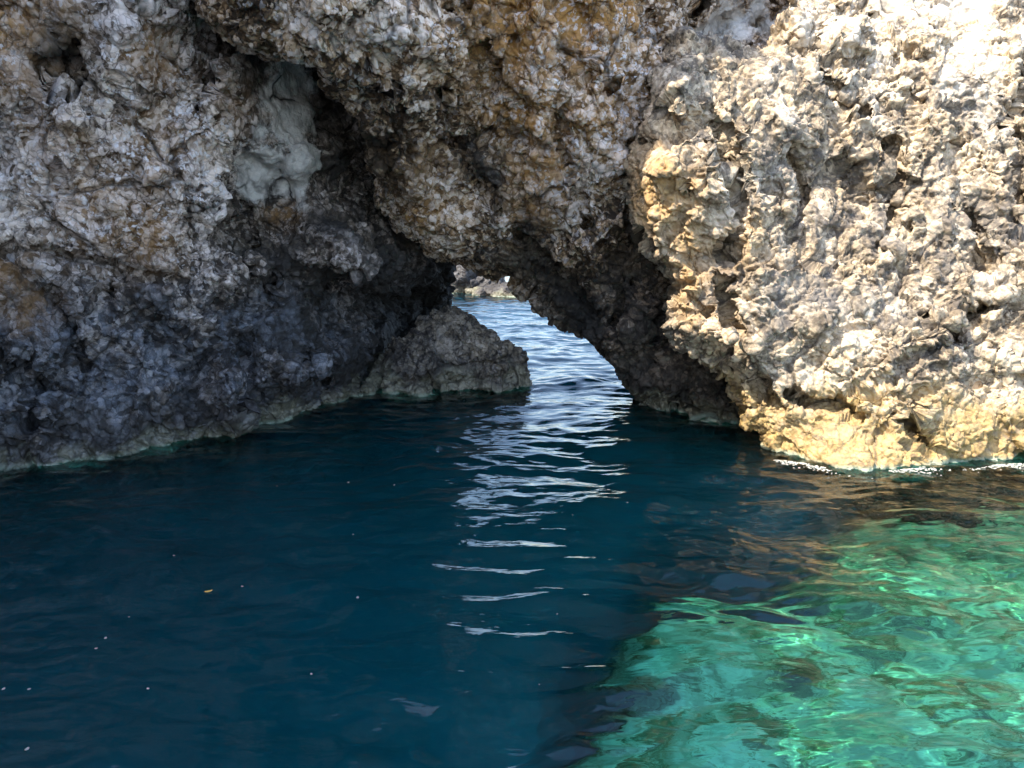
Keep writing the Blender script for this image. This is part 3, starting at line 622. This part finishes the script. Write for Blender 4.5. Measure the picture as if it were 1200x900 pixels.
# ------------------------------------------------------------------ foam at the rock feet
m, k = new_mat('foam'); foam_m = m
bs = k.n('ShaderNodeBsdfPrincipled'); tc = k.n('ShaderNodeTexCoord').outputs['Object']
k.put(bs.inputs['Base Color'], k.ramp(k.noise(tc, 30, 4), [(.3, (.24, .25, .22)), (.7, (.42, .42, .38))])); bs.inputs['Roughness'].default_value = .7
o_ = k.n('ShaderNodeOutputMaterial'); k.put(o_.inputs[0], bs.outputs[0])
def foam(name, line, width, n, label, cat, rmax, seed):
    rg = np.random.RandomState(seed); P = np.array([on_water(*q)[:2] for q in line]); V = []; Qs = []
    seg = np.linalg.norm(np.diff(P, axis=0), axis=1); cum = np.concatenate([[0], np.cumsum(seg)])
    for _ in range(n):
        t = rg.rand()*cum[-1]; i = min(np.searchsorted(cum, t)-1, len(seg)-1); i = max(i, 0)
        u = (t-cum[i])/seg[i]; c = P[i]*(1-u)+P[i+1]*u+np.array([0, -abs(rg.normal())*width])
        gate = perlin(np.array([c[0]*1.6]), np.array([c[1]*2.5]), np.array([seed*1.0]))[0]
        if gate < -0.05: continue
        r = rmax*rg.rand()**2+0.004; h = r*0.45
        zc = float(waves(np.array([c[0]]), np.array([c[1]]))[0])+0.001
        b = len(V)
        for a in range(6): V.append((c[0]+r*1.5*math.cos(a*math.pi/3), c[1]+r*math.sin(a*math.pi/3), zc))
        for a in range(6): V.append((c[0]+r*.9*math.cos(a*math.pi/3), c[1]+r*.6*math.sin(a*math.pi/3), zc+h))
        for a in range(6): Qs.append((b+a, b+(a+1) % 6, b+6+(a+1) % 6, b+6+a))
        Qs.append((b+6, b+7, b+8, b+9)); Qs.append((b+6, b+9, b+10, b+11))
    o = mesh_np(name, np.array(V), np.array(Qs), foam_m)
    tag(o, label, cat, kind='stuff'); return o
foam('foam', [(905, 540), (960, 548), (1010, 553), (1060, 551), (1110, 547), (1200, 543)], 0.055, 900, 'white foam washing along the foot of the sunlit buttress', 'foam', 0.005, 4)

# ------------------------------------------------------------------ floating leaf and flecks
m, k = new_mat('dry_leaf'); bs = k.n('ShaderNodeBsdfPrincipled'); tc = k.n('ShaderNodeTexCoord').outputs['Object']
k.put(bs.inputs['Base Color'], k.ramp(k.noise(tc, 60, 3), [(.3, (.55, .33, .05)), (.7, (.75, .60, .16))])); bs.inputs['Roughness'].default_value = .5
o_ = k.n('ShaderNodeOutputMaterial'); k.put(o_.inputs[0], bs.outputs[0])
def floater(name, px, py, L, Wd, rot, mat, curl):
    p = on_water(px, py); n = 9; V = []; Q = []
    for i in range(n):
        t = i/(n-1)*2-1; w_ = Wd*(1-t*t)**0.7+0.0004
        for j in (-1, -0.5, 0, 0.5, 1):
            V.append((t*L, j*w_, curl*(t*t*0.8+j*j*0.6)*L+0.0015))
    for i in range(n-1):
        for j in range(4): a = i*5+j; Q.append((a, a+5, a+6, a+1))
    o = mesh_np(name, np.array(V), np.array(Q), mat)
    sol = o.modifiers.new('thickness', 'SOLIDIFY'); sol.thickness = 0.0008
    o.location = (p[0], p[1], float(waves(np.array([p[0]]), np.array([p[1]]))[0])+0.001); o.rotation_euler = (0, 0, rot); return o
lf = floater('leaf', 244, 690, .021, .008, .5, m, .25); tag(lf, 'small yellow dry leaf floating alone on the dark blue water', 'leaf')
m, k = new_mat('pale_fleck'); bs = k.n('ShaderNodeBsdfPrincipled'); bs.inputs['Base Color'].default_value = (.36, .36, .32, 1); bs.inputs['Roughness'].default_value = .6
o_ = k.n('ShaderNodeOutputMaterial'); k.put(o_.inputs[0], bs.outputs[0])
rg = random.Random(3)
flecks = [(408, 564), (325, 572), (414, 626), (204, 651), (284, 687), (419, 701), (151, 721), (124, 751), (113, 762), (365, 791), (174, 811), (34, 807), (4, 808), (32, 881), (653, 717), (632, 805), (735, 592), (671, 606), (462, 568)]
f0 = None
for i, (px, py) in enumerate(flecks[::-1][::1]):
    z_ = rg.uniform(.35, 1.25)
    if f0 is None: o = f0 = floater('floating_fleck', px, py, .0075, .005, rg.uniform(0, 3), m, .3)
    else:
        o = f0.copy(); C.objects.link(o); p = on_water(px, py)
        o.location = (p[0], p[1], float(waves(np.array([p[0]]), np.array([p[1]]))[0])+0.001); o.rotation_euler = (0, 0, rg.uniform(0, 3)); o.scale = (z_, z_, z_)
    tag(o, 'tiny pale fleck of debris floating on the dark blue water', 'debris', 'pale flecks floating on the water')
